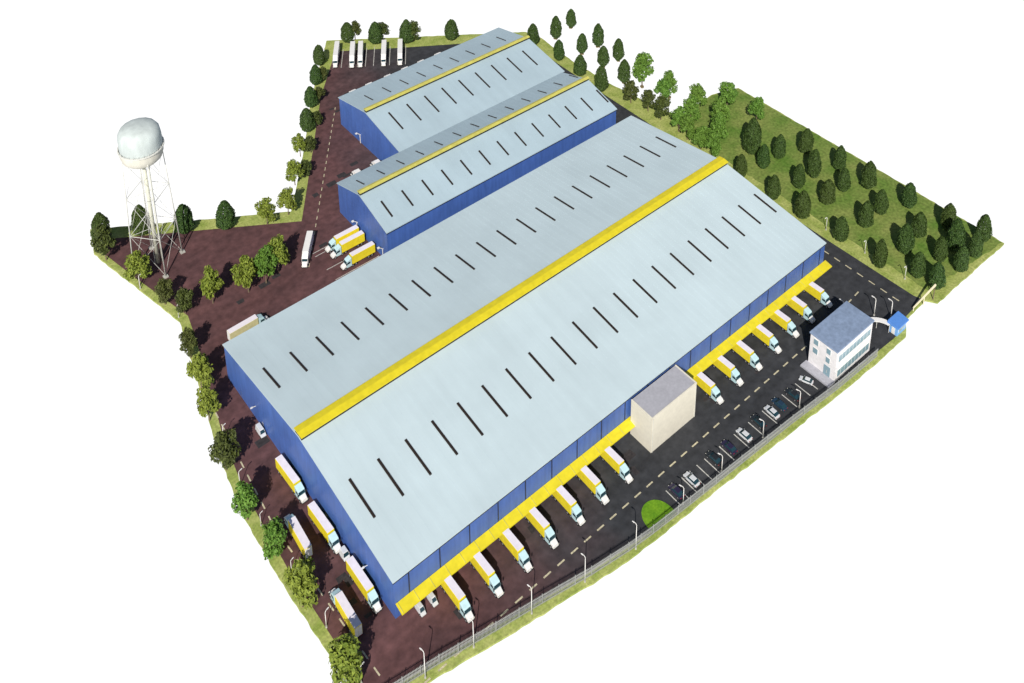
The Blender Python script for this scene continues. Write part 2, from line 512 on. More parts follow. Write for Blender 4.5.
# ------------------------------------------------------------------ the three warehouses
def warehouse(label, x0, x1, y0, y1, ze, yr, zr, vent_w, vent_mat, slots, rear_slots, bay=8.0, roof_mat='roof', joints=True, slot_w=0.26, rear_w=0.23):
    t = thing('warehouse', label, 'warehouse', ((x0 + x1) / 2, (y0 + y1) / 2, 0), 0, 'blue-walled warehouses')
    ox, oy = t.location.x, t.location.y
    X0, X1, Y0, Y1, YR = x0 - ox, x1 - ox, y0 - oy, y1 - oy, yr - oy
    s1, s2 = (zr - ze) / (YR - Y0), (zr - ze) / (Y1 - YR)
    wl = MB()
    e = 0.25
    wl.prism_x([(Y0 + e, 0), (Y1 - e, 0), (Y1 - e, ze - 0.25), (YR, zr - 0.35), (Y0 + e, ze - 0.25)], X0 + e, X1 - e)
    wall = wl.build('wall', M['wall'], t)
    # cladding joints and plinth
    x = X0 + bay / 2
    while x < X1 and joints:
        jb = MB()
        jb.box(x - 0.14, x + 0.14, Y0 + e - 0.07, Y0 + e - 0.003, 0.2, ze - 0.5)
        jb.build('pilaster', M['trim_and_shade'], wall)
        x += bay
    rf = MB()
    o = 0.0
    th = 0.28
    rf.prism_x([(Y0 - o, ze - o * s1), (YR, zr), (Y1 + o, ze - o * s2)][::-1] + [(Y0 - o, ze - o * s1 - th), (YR, zr - th), (Y1 + o, ze - o * s2 - th)], X0, X1)
    roof = rf.build('roof', M[roof_mat], t)
    sm = MB()                                    # standing seams
    n = int((X1 - X0) / 2.0)
    for i in range(1, n):
        x = X0 + (X1 - X0) * i / n
        for ya, za, yb, zb in ((Y0 - o, ze - o * s1, YR, zr), (YR, zr, Y1 + o, ze - o * s2)):
            sm.hexa([(x - .03, ya, za + .003), (x + .03, ya, za + .003), (x + .03, yb, zb + .003), (x - .03, yb, zb + .003)],
                    [(x - .03, ya, za + .025), (x + .03, ya, za + .025), (x + .03, yb, zb + .025), (x - .03, yb, zb + .025)])
    sm.build('roof_seams', M[roof_mat], roof)
    shade = MB()  # shade under the front eave, put in as a dark-coloured strip
    shade.box(X0 + .02, X1 - .02, Y0 + .01, Y0 + .2, ze - .62, ze - .33)
    shade.build('eave_shade_strip', M['trim_and_shade'], roof)
    # ridge vent: dark throat, coloured cap
    h = vent_w / 2
    tb = MB()
    tb.box(X0 + 0.1, X1 - 0.1, YR - h + 0.35, YR + h - 0.35, zr - h * s1 + 0.02, zr + 0.75)
    tb.build('ridge_vent_throat', M['dark'], roof)
    cp = MB()
    zc = zr + 0.75
    cp.prism_x([(YR - h, zc), (YR + h, zc), (YR + h, zc + 0.16), (YR, zc + 0.42), (YR - h, zc + 0.16)], X0 - 0.05, X1 + 0.05)
    n = int((X1 - X0) / 6)
    cap = cp.build('ridge_vent', vent_mat, roof)
    # skylight slots
    for xs, ya, yb in slots:
        q = MB()
        xa = xs - ox
        a0, b0 = ya - oy, yb - oy
        za, zb = ze + (a0 - Y0) * s1, ze + (b0 - Y0) * s1
        q.hexa([(xa - slot_w - .05, a0, za - .1), (xa + slot_w + .05, a0, za - .1), (xa + slot_w + .05, b0, zb - .1), (xa - slot_w - .05, b0, zb - .1)],
               [(xa - slot_w, a0 + .1, za + .22), (xa + slot_w, a0 + .1, za + .22), (xa + slot_w, b0 - .1, zb + .22), (xa - slot_w, b0 - .1, zb + .22)])
        q.build('skylight', M['skyglass'], roof)
    for xs, ya, yb in rear_slots:
        q = MB()
        xa = xs - ox
        a0, b0 = ya - oy, yb - oy
        za, zb = ze + (Y1 - a0) * s2, ze + (Y1 - b0) * s2
        q.hexa([(xa - rear_w - .05, a0, za - .1), (xa + rear_w + .05, a0, za - .1), (xa + rear_w + .05, b0, zb - .1), (xa - rear_w - .05, b0, zb - .1)],
               [(xa - rear_w, a0 + .1, za + .22), (xa + rear_w, a0 + .1, za + .22), (xa + rear_w, b0 - .1, zb + .22), (xa - rear_w, b0 - .1, zb + .22)])
        q.build('skylight', M['skyglass'], roof)
    return t, ox, oy


B1X0, B1X1, B1Y0, B1Y1 = 76.45, 227.0, 141.55, 222.7
b1, ox, oy = warehouse('largest blue warehouse, wide pale roof with bold yellow ridge strip, loading docks along its front', B1X0, B1X1, B1Y0, B1Y1, 11.4, 181.2, 16.7, 3.7, M['yellow'],
                       [(80.6 + 7.55 * i, 154.9 + .15 * i, 165.5 + .05 * i) for i in range(20)], [(80.3 + 7.5 * i, 197.8, 207.0) for i in range(20)])
b1.rotation_euler.z = R(0.45)
oy -= 0.55                                    # the fittings below were measured from a front face at y 140.95
# dock canopies, both sides of the entrance block
for xa, xb in ((76.9, 146.4), (162.2, 227.7)):
    c = MB()
    c.prism_x([(141.19 - oy, 4.5), (141.19 - oy, 4.25), (138.75 - oy, 3.65), (138.75 - oy, 3.95)][::-1], xa - ox, xb - ox)
    n = int((xb - xa) / 4)
    cn = c.build('dock_canopy', M['yellow'], b1)
    for i in range(n + 1):
        br = MB()
        x = xa + 0.4 + (xb - xa - 0.8) * i / n - ox
        br.hexa([(x - .06, 141.15 - oy, 4.52), (x + .06, 141.15 - oy, 4.52), (x + .06, 138.8 - oy, 3.99), (x - .06, 138.8 - oy, 3.99)],
                [(x - .06, 141.15 - oy, 4.6), (x + .06, 141.15 - oy, 4.6), (x + .06, 138.8 - oy, 4.06), (x - .06, 138.8 - oy, 4.06)])
        br.build('canopy_rib', M['yellow_pale'], cn)
DOCK_X = [90.0, 97.8, 106.0, 113.9, 122.1, 129.8, 137.6, 170.2, 178.2, 185.9, 194.2, 202.2, 210.0, 218.2]
for x in DOCK_X + [82.0, 86.0, 226.0 - 1.0]:
    d = MB()
    d.box(x - 1.5 - ox, x + 1.5 - ox, 141.05 - oy, 141.195 - oy, 0.9, 3.9)
    d.build('dock_door', M['kerb'], b1)
for y in (154, 170, 186, 201.5, 214):
    d = MB()
    d.box(76.70 - ox, 76.79 - ox, y - 0.55 - oy, y + 0.55 - oy, 0.05, 2.2)
    d.build('door', M['white'], b1)
for y in (152, 205):
    d = MB()
    d.tube((76.79 - ox, y - oy, 4.6), (75.8 - ox, y - oy, 4.9), 0.09)
    d.box(75.3 - ox, 75.9 - ox, y - .18 - oy, y + .18 - oy, 4.75, 4.95)
    d.build('wall_lamp', M['post'], b1)

S2 = [(135.4 + 7.45 * i, 232.9, 239.2) for i in range(13)]
b2, o2x, o2y = warehouse('middle blue warehouse between the largest and the rearmost one, thin yellow ridge', 130.9, 225.6, 229.2, 258.6, 11.4, 244.6, 15.7, 1.8, M['yellow_pale'],
                         S2, [(135.4 + 7.45 * i, 249.0, 254.0) for i in range(13)], roof_mat='roof_blue', joints=False, slot_w=.24, rear_w=.13)
b3, o3x, o3y = warehouse('rearmost and smallest blue warehouse beside the far truck park', 154.4, 226.8, 258.62, 298.6, 11.4, 279.9, 15.4, 1.8, M['yellow_pale'],
                         [(161.0 + 7.4 * i, 266.4, 275.4) for i in range(9)], [(161.0 + 7.4 * i, 285.5, 291.5) for i in range(9)], roof_mat='roof_blue', joints=False, slot_w=.24, rear_w=.13)
for t, tox, toy, xx, yy in ((b2, o2x, o2y, 131.1, 247.2), (b2, o2x, o2y, 131.1, 232.2), (b3, o3x, o3y, 154.6, 284.5)):
    d = MB()
    d.tube((xx - tox, yy - toy, 3.4), (xx - 1.3 - tox, yy - toy, 4.6), 0.16)
    d.box(xx - 1.9 - tox, xx - 1.2 - tox, yy - .3 - toy, yy + .3 - toy, 4.5, 4.8)
    d.tube((xx - .2 - tox, yy - toy, 0.05), (xx - .2 - tox, yy - toy, 3.5), 0.13)
    d.build('wall_lamp', M['post'], t)

# entrance block
eb = thing('entrance_block', 'windowless beige flat-roofed block projecting between the two yellow dock canopies', 'building', (154, 138.0, 0), R(0.45))
e = MB()
e.box(-8, 8, -4.3, 2.9, 0, 10.95)
e.build('wall', M['beige'], eb)
e = MB()
e.box(-7.75, 7.75, -4.05, 2.9, 10.96, 11.12)
r_ = e.build('roof', M['greyroof'], eb)
e = MB()
for bx in ((-8.05, 8.05, -4.35, -4.05), (-8.05, -7.75, -4.045, 2.9), (7.75, 8.05, -4.045, 2.9)):
    e.box(*bx, 10.953, 11.25)
e.build('parapet', M['beige'], eb)
for sx in (-7.7, 7.7):
    e = MB()
    e.tube((sx, -4.39, 0.1), (sx, -4.39, 10.9), 0.07)
    e.build('downpipe', M['steel'], eb)

# office
of = thing('office_building', 'small white two-storey office with slate blue flat roof beside the parked cars', 'building', (205.6, 121.1, 0))
HX, HY, HZ = 8.0, 4.2, 10.2
e = MB()
e.box(-HX, HX, -HY, HY, 0, HZ)
wl = e.build('wall', M['plaster'], of)
e = MB()
e.box(-HX - .3, HX + .3, -HY - .3, HY + .3, HZ + 0.004, HZ + 0.45)
rf = bevel(e.build('roof', M['slate'], of), 0.08)
e = MB()
e.box(-HX - 2.6, -HX - .003, -HY - .2, HY + .6, 0, 0.5)
e.build('entrance_terrace', M['greyroof'], of)


def window(parent, face, a0, a1, z0, z1, split=1):
    f = MB()
    gl = MB()
    if face == 'x':
        f.box(-HX - .10, -HX - .003, a0, a1, z0, z1)
        for i in range(split):
            p, q = a0 + (a1 - a0) * i / split + .1, a0 + (a1 - a0) * (i + 1) / split - .1
            gl.box(-HX - .13, -HX - .103, p, q, z0 + .12, z1 - .12)
    else:
        f.box(a0, a1, -HY - .10, -HY - .003, z0, z1)
        for i in range(split):
            p, q = a0 + (a1 - a0) * i / split + .08, a0 + (a1 - a0) * (i + 1) / split - .08
            gl.box(p, q, -HY - .13, -HY - .103, z0 + .12, z1 - .12)
    fo = f.build('window', M['white'], parent)
    gl.build('pane', M['glass'], fo)


for z in (1.3, 4.7, 7.6):
    for y in (2.3,):
        if z > 1.5:
            window(of, 'x', y - .8, y + .8, z, z + 1.9, 1)
    if z > 1.5:
        window(of, 'x', -2.4, -1.0, z, z + 1.9, 1)
window(of, 'y', -7.2, 7.2, 1.2, 3.6, 9)
window(of, 'y', -7.2, 7.2, 6.2, 8.5, 9)
e = MB()
e.box(-HX - .09, -HX - .003, -2.7, -0.7, 0.5, 3.6)
dr = e.build('door', M['glass'], of)
e = MB()
e.box(-HX - .16, -HX - .095, -1.75, -1.68, 1.4, 2.4)
e.build('handle', M['steel'], dr)

# curved covered walkway office - gatehouse
cw = thing('covered_walkway', 'curved white canopy on thin posts linking the white office and blue gatehouse', 'canopy', (218, 120, 0))
arc = []
for i in range(13):
    q = R(92 - 92 * i / 12)
    arc.append((-4.2 + 9.2 * math.cos(q), -3.0 + 6.2 * math.sin(q)))
e = MB()
for p, q in zip(range(12), range(1, 13)):
    def off(i, s):
        d = Vector(arc[min(i + 1, 12)]) - Vector(arc[max(i - 1, 0)])
        d.normalize()
        return (arc[i][0] - d.y * s, arc[i][1] + d.x * s)
    A, B_, C_, D_ = off(p, .75), off(q, .75), off(q, -.75), off(p, -.75)
    e.hexa([(*A, 2.9), (*B_, 2.9), (*C_, 2.9), (*D_, 2.9)][::-1], [(*A, 3.1), (*B_, 3.1), (*C_, 3.1), (*D_, 3.1)][::-1])
e.build('canopy_roof', M['white'], cw)
for i in (0, 4, 8, 12):
    e = MB()
    e.tube((*arc[i], 0.03), (*arc[i], 2.9), 0.09)
    e.build('post', M['steel'], cw)

# gatehouse
gh = thing('gatehouse', 'tiny light blue gatehouse with overhanging roof at the corner of the site', 'building', (225.6, 116.0, 0))
e = MB()
e.box(-2.1, 2.1, -1.3, 1.3, 0.03, 3.1)
e.build('wall', M['lightblue'], gh)
e = MB()
e.hexa([(-2.7, -1.8, 3.1), (2.7, -1.8, 3.1), (2.7, 1.8, 3.1), (-2.7, 1.8, 3.1)], [(-2.6, -1.7, 3.35), (2.6, -1.7, 3.35), (2.5, 1.7, 3.9), (-2.5, 1.7, 3.9)])
e.build('roof', M['midblue'], gh)
e = MB()
e.box(-1.6, 1.6, -1.36, -1.303, 1.1, 2.4)
f = e.build('window', M['white'], gh)
e = MB()
for i in range(3):
    e.box(-1.5 + i * 1.02, -0.56 + i * 1.02, -1.39, -1.363, 1.2, 2.3)
e.build('pane', M['glass'], f)
e = MB()
e.box(-2.16, -2.103, -0.5, 0.5, 0.1, 2.3)
e.build('door', M['white'], gh)

# entrance portal
ga = thing('entrance_gate', 'raised cream gate arm on slim posts at the road exit past the gatehouse', 'gate', (236, 116.9, 0))
e = MB()
e.hexa([(-1.0, -.15, 1.0), (7.4, -1.6, 5.0), (7.4, -1.2, 5.0), (-1.0, .15, 1.0)], [(-1.0, -.15, 1.3), (7.4, -1.6, 5.5), (7.4, -1.2, 5.5), (-1.0, .15, 1.3)])
e.build('beam', M['cream'], ga)
for px, py, pz in ((-.9, 0, 1.0), (3.2, -.7, 2.95), (7.2, -1.37, 4.9)):
    e = MB()
    e.tube((px, py, 0.0), (px, py, pz), 0.14)
    e.build('post', M['cream'] if px < 7 else M['bark'], ga)
# ------------------------------------------------------------------ boundary fence
fe = thing('boundary_fence', 'long grey palisade fence along the front verge beside the parked cars', 'fence', (63.8, 130.2, 0))
FP = [(63.8, 130.4), (71, 129.2), (79, 127.9), (91.7, 125.4), (102.7, 123.4), (114.8, 121.0), (124.7, 119.5), (131.8, 118.8), (143.4, 118.1), (160.7, 117.2), (179.2, 116.2), (196.5, 114.9), (213.5, 114.3)]
FH = 3.0
bars = MB()
f0 = Vector((63.8, 130.2))
for p, q in zip(FP, FP[1:]):
    p, q = Vector(p) - f0, Vector(q) - f0
    d = (q - p)
    n = int(d.length / 0.30)
    for i in range(n):
        c = p + d * (i + .5) / n
        bars.box(c.x - .05, c.x + .05, c.y - .03, c.y + .03, 0.1, FH)
    u = d.normalized()
    m_ = Vector((-u.y, u.x)) * .04
    for z in (0.4, 2.6):
        bars.hexa([(*(p + m_), z), (*(p - m_), z), (*(q - m_), z), (*(q + m_), z)], [(*(p + m_), z + .1), (*(p - m_), z + .1), (*(q - m_), z + .1), (*(q + m_), z + .1)])
bars.build('palisade', M['fence'], fe)
acc = 0
for p, q in zip(FP, FP[1:]):
    p, q = Vector(p) - f0, Vector(q) - f0
    n = max(1, round((q - p).length / 4.5))
    for i in range(n):
        c = p.lerp(q, i / n)
        e = MB()
        e.box(c.x - .06, c.x + .06, c.y + .045, c.y + .16, 0, FH + .05)
        e.build('post', M['fence'], fe)

# ------------------------------------------------------------------ water tower
wt = thing('water_tower', 'white water tower with rounded tank on four braced legs, alone at the far corner', 'water tower', (78.4, 274.6, 0.03))
pr = [(0.75, 36.6), (2.6, 36.9), (4.6, 37.5), (5.6, 38.5), (6.05, 40.0), (6.1, 42.0)]
e = MB()
e.lathe(pr, 0, 0, 28)
tank_lo = e.build('tank_bowl', M['tank_low'], wt, True)
e = MB()
e.lathe([(6.0, 42.0), (6.0, 43.5), (6.0, 45.6), (5.8, 47.0), (5.1, 48.1), (4.0, 48.8), (2.2, 49.2), (0.01, 49.3)], 0, 0, 16)
tank = e.build('tank', M['tank'], wt, True)
e = MB()
e.lathe([(6.1, 41.75), (6.5, 41.8), (6.5, 42.05), (6.1, 42.1)], 0, 0, 28)
for i in range(28):
    q = 2 * math.pi * i / 28
    e.tube((6.35 * math.cos(q), 6.35 * math.sin(q), 42.0), (6.35 * math.cos(q), 6.35 * math.sin(q), 42.9), 0.04, n=4)
e.build('catwalk', M['steel'], wt)
e = MB()
e.tube((0, 0, 0), (0, 0, 37), 0.62, 0.55, 14)
e.build('riser_pipe', M['riser'], wt, True)
e = MB()
e.tube((1.1, -.5, 0), (1.1, -.5, 37.2), 0.28, 0.28, 8)
e.build('overflow_pipe', M['riser'], wt, True)
e = MB()
for sx in (-.25, .25):
    e.tube((-.95, sx, 0.3), (-.95, sx, 37), 0.035, n=5)
for i in range(90):
    e.tube((-.95, -.25, .6 + i * .4), (-.95, .25, .6 + i * .4), 0.02, n=4)
e.build('ladder', M['steel'], wt)
ANG = [R(-95), R(-5), R(85), R(175)]
LEGR0, LEGR1 = 7.2, 5.6


def legp(i, z):
    r = LEGR0 + (LEGR1 - LEGR0) * z / 41
    return Vector((r * math.cos(ANG[i % 4]), r * math.sin(ANG[i % 4]), z))


for i in range(4):
    e = MB()
    e.tube(legp(i, 0.3), legp(i, 41), 0.20, 0.12, 8)
    lg = e.build('leg', M['steel'], wt, True)
    e = MB()
    p = legp(i, 0)
    e.box(p.x - .7, p.x + .7, p.y - .7, p.y + .7, 0, 0.35)
    e.build('foot', M['kerb'], lg)
    e = MB()
    for z0, z1 in ((0.5, 13), (13, 26), (26, 39)):
        e.tube(legp(i, z1), legp(i + 1, z1), 0.085, n=6)
        e.tube(legp(i, z0), legp(i + 1, z1), 0.05, n=5)
        e.tube(legp(i + 1, z0), legp(i, z1), 0.05, n=5)
        e.tube(legp(i, z1), (0, 0, z1), 0.06, n=5)
    e.build('bracing', M['steel'], wt)

# ------------------------------------------------------------------ trucks
def wheel_mb(x, y, r, wd):
    a = MB()
    s = 1 if y > 0 else -1
    a.tube((x, y - s * wd, r), (x, y, r), r, r, 14)
    return a


def truck(name, Ln, W, yellow, label, H_=3.95, nose=1.25, side='truck_yellow'):
    t = thing(name, label, 'truck', (0, 0, 0), 0)
    h = W / 2
    xf = Ln / 2
    xr = -Ln / 2
    xc = xf - 3.3
    ch = MB()
    ch.box(xr + .3, xf - .2, -.45, .45, .62, .95)
    ch.build('chassis', M['chassis'], t)
    b = MB()
    b.box(xr, xc, -h, h, .98, H_ - .06)
    body = bevel(b.build('trailer_body', M[side] if yellow else M['white'], t), .05)
    b = MB()
    b.box(xr + .03, xc - .03, -h + .05, h - .05, H_ - .055, H_)
    b.build('trailer_roof', M['pale_roof'] if yellow else M['white'], t)
    b = MB()
    b.box(xr - .04, xr - .003, -h + .08, -.02, 1.05, H_ - .2)
    b.box(xr - .04, xr - .003, .02, h - .08, 1.05, H_ - .2)
    b.build('rear_door', M['white'], t)
    for s in (-1, 1):
        q = MB()
        q.box(xr - .05, xr - .004, s * (h - .3) - .13, s * (h - .3) + .13, .72, .9)
        q.build('tail_light', M['tail'], t)
    c = MB()
    w2 = h - .02
    x1, x2, x3 = xc + .2, xf - nose - .28, xf - nose
    c.prism_y([(x1, .6), (x3, .6), (x3, 1.75), (x2, 2.8), (x2 - .15, 2.95), (x1 + .1, 3.5), (x1, 3.5)], -w2, w2)
    bevel(c.build('cab', M['cab'] if yellow else M['white'], t), .1, 3)
    c = MB()
    c.prism_y([(x3 - .01, 1.82), (x3 + .03, 1.84), (x2 + .06, 2.62), (x2 + .02, 2.60)], -w2 + .1, w2 - .1)
    c.build('windscreen', M['windscreen'], t)
    for s in (-1, 1):
        c = MB()
        yy = s * (w2 + .012)
        c.add([(x1 + .5, yy, 1.8), (x3 - .15, yy, 1.8), (x2 - .05, yy, 2.5), (x1 + .5, yy, 2.5)], [(0, 1, 2, 3)])
        c.build('side_window', M['windscreen'], t)
        c = MB()
        c.tube((x3 - .1, s * w2, 2.3), (x3 + .15, s * (w2 + .22), 2.3), .03, n=5)
        c.box(x3 + .08, x3 + .2, s * (w2 + .22) - .12, s * (w2 + .22) + .12, 1.9, 2.5)
        c.build('mirror', M['chassis'], t)
        c = MB()
        c.box(xf - .02, xf + .03, s * (w2 - .28) - .2, s * (w2 - .28) + .2, .95, 1.2)
        c.build('headlight', M['lampglass'], t)
    n_ = MB()
    n_.hexa([(x3 + .01, -w2 + .05, .6), (xf, -w2 + .12, .6), (xf, w2 - .12, .6), (x3 + .01, w2 - .05, .6)],
            [(x3 + .01, -w2 + .1, 1.78), (xf - .15, -w2 + .25, 1.5), (xf - .15, w2 - .25, 1.5), (x3 + .01, w2 - .1, 1.78)])
    bevel(n_.build('bonnet', M['white'], t), .1, 3)
    g_ = MB()
    g_.box(xf - .04, xf + .05, -w2 + .1, w2 - .1, .4, .68)
    g_.build('bumper', M['chassis'], t)
    for x in (xf - .95, xf - 3.4, xf - 4.5, xr + 1.2, xr + 2.4):
        for s in (-1, 1):
            wh = wheel_mb(x, s * (h - .02), .5, .32).build('wheel', M['rubber'], t, False)
            rm = MB()
            rm.tube((x, s * (h - .015), .5), (x, s * (h + .02), .5), .26, .2, 10)
            rm.build('rim', M['rim'], wh)
    return t


ty_long = truck('truck', 12.2, 1.8, True, 'truck')
ty_dock = truck('truck', 11.2, 1.8, True, 'truck')
ty_cream = truck('truck', 11.8, 1.8, True, 'truck', side='truck_cream')
tw_long = truck('truck', 13.6, 1.9, False, 'truck')
P2 = math.pi / 2
GD = 'trucks backed up to the yellow dock canopy'
dy = [130.4, 130.4, 130.5, 130.8, 130.9, 131.0, 131.2, 131.7, 132.0, 131.9, 132.1, 132.3, 132.6, 132.8]
for i, x in enumerate(DOCK_X):
    side = 'truck at the docks before the beige entrance block' if i < 7 else 'truck at the docks beyond the beige entrance block'
    n = i if i < 7 else i - 7
    frm = 'counted from the warehouse corner' if i < 7 else 'counted away from the block'
    place(ty_dock, USED, (x - (1.1 if i < 7 else .35) + random.uniform(-.12, .12), dy[i] + 5.3, 0.03), -P2 + random.uniform(-.012, .012),
          '%s yellow %s, %s' % (ORD[n], side, frm), group=GD)
GW = 'trucks parked along the gable wall of the largest warehouse'
place(ty_long, USED, (74.75, 182.9, .03), -P2 + .03, 'yellow truck by the blue gable wall nearest the small white van', group=GW)
place(ty_long, USED, (74.85, 167.2, .03), -P2 + .02, 'yellow truck by the blue gable wall, middle one of the three', group=GW)
place(ty_long, USED, (74.95, 150.4, .03), -P2, 'yellow truck by the blue gable wall nearest the building corner', scale=(.98, 1, 1), group=GW)
place(ty_long, USED, (69.5, 170.2, .03), P2 - .05, 'yellow truck facing away from the fence on the western road, farther of two', scale=(.97, 1, 1), group=GW)
place(ty_long, USED, (69.2, 148.6, .03), P2 - .03, 'yellow truck on the western road beside the big corner tree', scale=(.97, 1, 1), group=GW)
GB = 'trucks docked at the gable of the middle warehouse'
for y, lb in ((245.5, 'yellow truck of the adjoining pair at the middle warehouse, the farther one'), (242.3, 'yellow truck of the adjoining pair at the middle warehouse, the nearer one'),
              (236.2, 'single yellow truck at the middle warehouse gable beside the gap to the large roof')):
    place(ty_dock, USED, (124.4, y - .3, .03), math.pi, lb, group=GB)
place(ty_cream, USED, (87.5, 232.4, .03), .03, 'pale cream truck half hidden behind the rear eave of the largest warehouse', group='trucks standing alone')
place(tw_long, USED, (114.2, 248.2, .03), math.atan2(-.79, -.61), 'lone white truck driving on the open road near the paired yellow trucks', scale=(.86, 1, 1), group='trucks standing alone')
GF = 'white trucks in the far truck park'
fr = [((178.6, 341.4), (170.8, 329.8)), ((183.4, 337.4), (175.6, 325.3)), ((186.0, 335.6), (178.3, 323.5)), ((193.6, 330.2), (185.6, 318.2)), ((198.9, 326.6), (190.9, 314.6))]
fl = ['white truck in the far park at the outer end beside the tree strip', 'white truck in the far park, outer one of the adjoining pair', 'white truck in the far park, inner one of the adjoining pair',
      'white truck in the far park, alone between empty bays', 'white truck in the far park nearest the rearmost warehouse']
for (p, q), lb in zip(fr, fl):
    p, q = Vector(p), Vector(q)
    c = (p + q) / 2 + Vector((.5, 1.7))
    place(tw_long, USED, (c.x - .6, c.y - .9, .03), math.atan2(q.y - p.y, q.x - p.x), lb, scale=(1.02, 1, 1), group=GF)
GR = 'white trucks docked behind the two rear warehouses'
for i, x in enumerate((165.9, 172.9, 181.1, 188.9, 196.3, 204.3)):
    place(tw_long, USED, (x, 305.4, .03), P2, '%s white truck peeping over the rearmost roof, counted from its gable' % ORD[i], scale=(.9, 1, 1.06), group=GR)
for x, lb in ((143.3, 'white truck behind the middle warehouse, nearer its gable corner'), (150.9, 'white truck behind the middle warehouse, beside the rearmost gable')):
    place(tw_long, USED, (x, 265.6, .03), P2, lb, scale=(.8, 1, 1.06), group=GR)


# ------------------------------------------------------------------ cars and vans
def car(name, paint, label, cat='car', van=False):
    t = thing(name, label, cat, (0, 0, 0))
    b = MB()
    sec = [(-2.15, .55, .78, .72), (-2.05, .85, .86, .80), (-1.2, .95, .88, .82), (.6, .95, .88, .82), (1.6, .82, .87, .78), (2.1, .68, .80, .70), (2.2, .5, .72, .66)]
    vs, fs = [], []
    for x, zt, wl, wt_ in sec:
        vs += [(x, -wl, .3), (x, -wl, .55), (x, -wt_, zt), (x, wt_, zt), (x, wl, .55), (x, wl, .3)]
    for i in range(len(sec) - 1):
        for j in range(6):
            fs.append((i * 6 + j, i * 6 + (j + 1) % 6, (i + 1) * 6 + (j + 1) % 6, (i + 1) * 6 + j))
    fs += [tuple(range(6))[::-1], tuple(range((len(sec) - 1) * 6, len(sec) * 6))]
    fs = [f[::-1] for f in fs]
    b.add(vs, fs)
    bevel(b.build('body', M[paint], t), .05)
    gh_ = MB()
    xr, xr2, xf2, xf_ = (-2.0, -1.95, .9, 1.5) if van else (-1.75, -1.1, .35, 1.15)
    zr = 1.85 if van else 1.42
    gh_.hexa([(xr, -.80, .9), (xf_, -.80, .9), (xf_, .80, .9), (xr, .80, .9)], [(xr2, -.62, zr), (xf2, -.62, zr), (xf2, .62, zr), (xr2, .62, zr)])
    if van:
        gh_.build('cabin', M[paint], t)
        ws = MB()
        ws.hexa([(xf_ - .1, -.72, .96), (xf_ + .02, -.72, .96), (xf_ + .02, .72, .96), (xf_ - .1, .72, .96)], [(xf2 - .1, -.56, zr - .1), (xf2 + .06, -.56, zr - .1), (xf2 + .06, .56, zr - .1), (xf2 - .1, .56, zr - .1)])
        ws.build('windscreen', M['windscreen'], t)
    else:
        gh_.build('windows', M['windscreen'], t)
    rf_ = MB()
    rf_.hexa([(xr2 - .04, -.64, zr + .003), (xf2 + .04, -.64, zr + .003), (xf2 + .04, .64, zr + .003), (xr2 - .04, .64, zr + .003)],
             [(xr2 + .05, -.56, zr + .06), (xf2 - .05, -.56, zr + .06), (xf2 - .05, .56, zr + .06), (xr2 + .05, .56, zr + .06)])
    rf_.build('roof', M[paint], t)
    for x in (-1.35, 1.35):
        for s in (-1, 1):
            wh = wheel_mb(x, s * .9, .33, .22).build('wheel', M['rubber'], t)
            rm = MB()
            rm.tube((x, s * .903, .33), (x, s * .915, .33), .2, .18, 10)
            rm.build('rim', M['rim'], wh)
    for s in (-1, 1):
        q = MB()
        q.box(2.05, 2.19, s * .55 - .14, s * .55 + .14, .56, .66)
        q.build('headlight', M['lampglass'], t)
        q = MB()
        q.box(-2.17, -2.06, s * .6 - .13, s * .6 + .13, .6, .76)
        q.build('tail_light', M['tail'], t)
        q = MB()
        q.box(.75, .9, s * .92 - .1, s * .92 + .1, .95, 1.08)
        q.build('mirror', M[paint], t)
    return t


cw_ = car('parked_car', 'car_white', 'car')
cp_ = car('parked_car', 'car_purple', 'car')
cc_ = car('parked_car', 'car_charcoal', 'car')
cb_ = car('parked_car', 'car_blue', 'car')
GC = 'cars parked in the row by the front fence'
cars = [(143.4, 122.0, cp_, 'very dark purple car next to the bright green grass island'),
        (148.4, 121.7, cw_, 'white car second from the green grass island'),
        (156.6, 122.0, cc_, 'charcoal car parked past the empty bays, next to a dark purple one'),
        (161.8, 121.6, cp_, 'dark purple car parked between the charcoal car and a white one'),
        (167.3, 121.4, cw_, 'white car in the middle of the row, dark cars on both sides'),
        (172.9, 121.5, cc_, 'charcoal car parked midway between two white cars'),
        (177.8, 121.1, cw_, 'white car parked tight beside the dark blue car'),
        (181.1, 121.3, cb_, 'dark blue car parked tight beside a white car'),
        (186.0, 120.9, cc_, 'charcoal car last in the striped bays towards the office')]
for x, y, p, lb in cars:
    place(p, USED, (x - .2, y + .4, .03), P2 + random.uniform(-.04, .04), lb, scale=.98, group=GC)
place(cw_, USED, (192.2, 121.8, .03), P2 + .35, 'small white car parked askew before the office terrace', scale=.85, group=GC)
vn = car('delivery_van', 'car_white', 'van', 'van', van=True)
GV = 'small white vans by the warehouse walls'
place(vn, USED, (75.5, 200.8, .03), -P2, 'small white van by the blue gable wall, away from the trucks', scale=(.8, .85, 1), group=GV)
place(vn, USED, (75.6, 160.0 - .2, .03), -P2, 'small white van squeezed between two yellow trucks by the gable wall', scale=(.55, .95, 1.1), group=GV)
place(vn, USED, (81.9, 139.4, .03), -P2, 'small white van under the canopy end, closest to the warehouse corner', scale=(.8, .75, 1), group=GV)
place(vn, USED, (85.0, 139.4, .03), -P2, 'small white van under the canopy, between another van and the first docked truck', scale=(.8, .75, 1), group=GV)


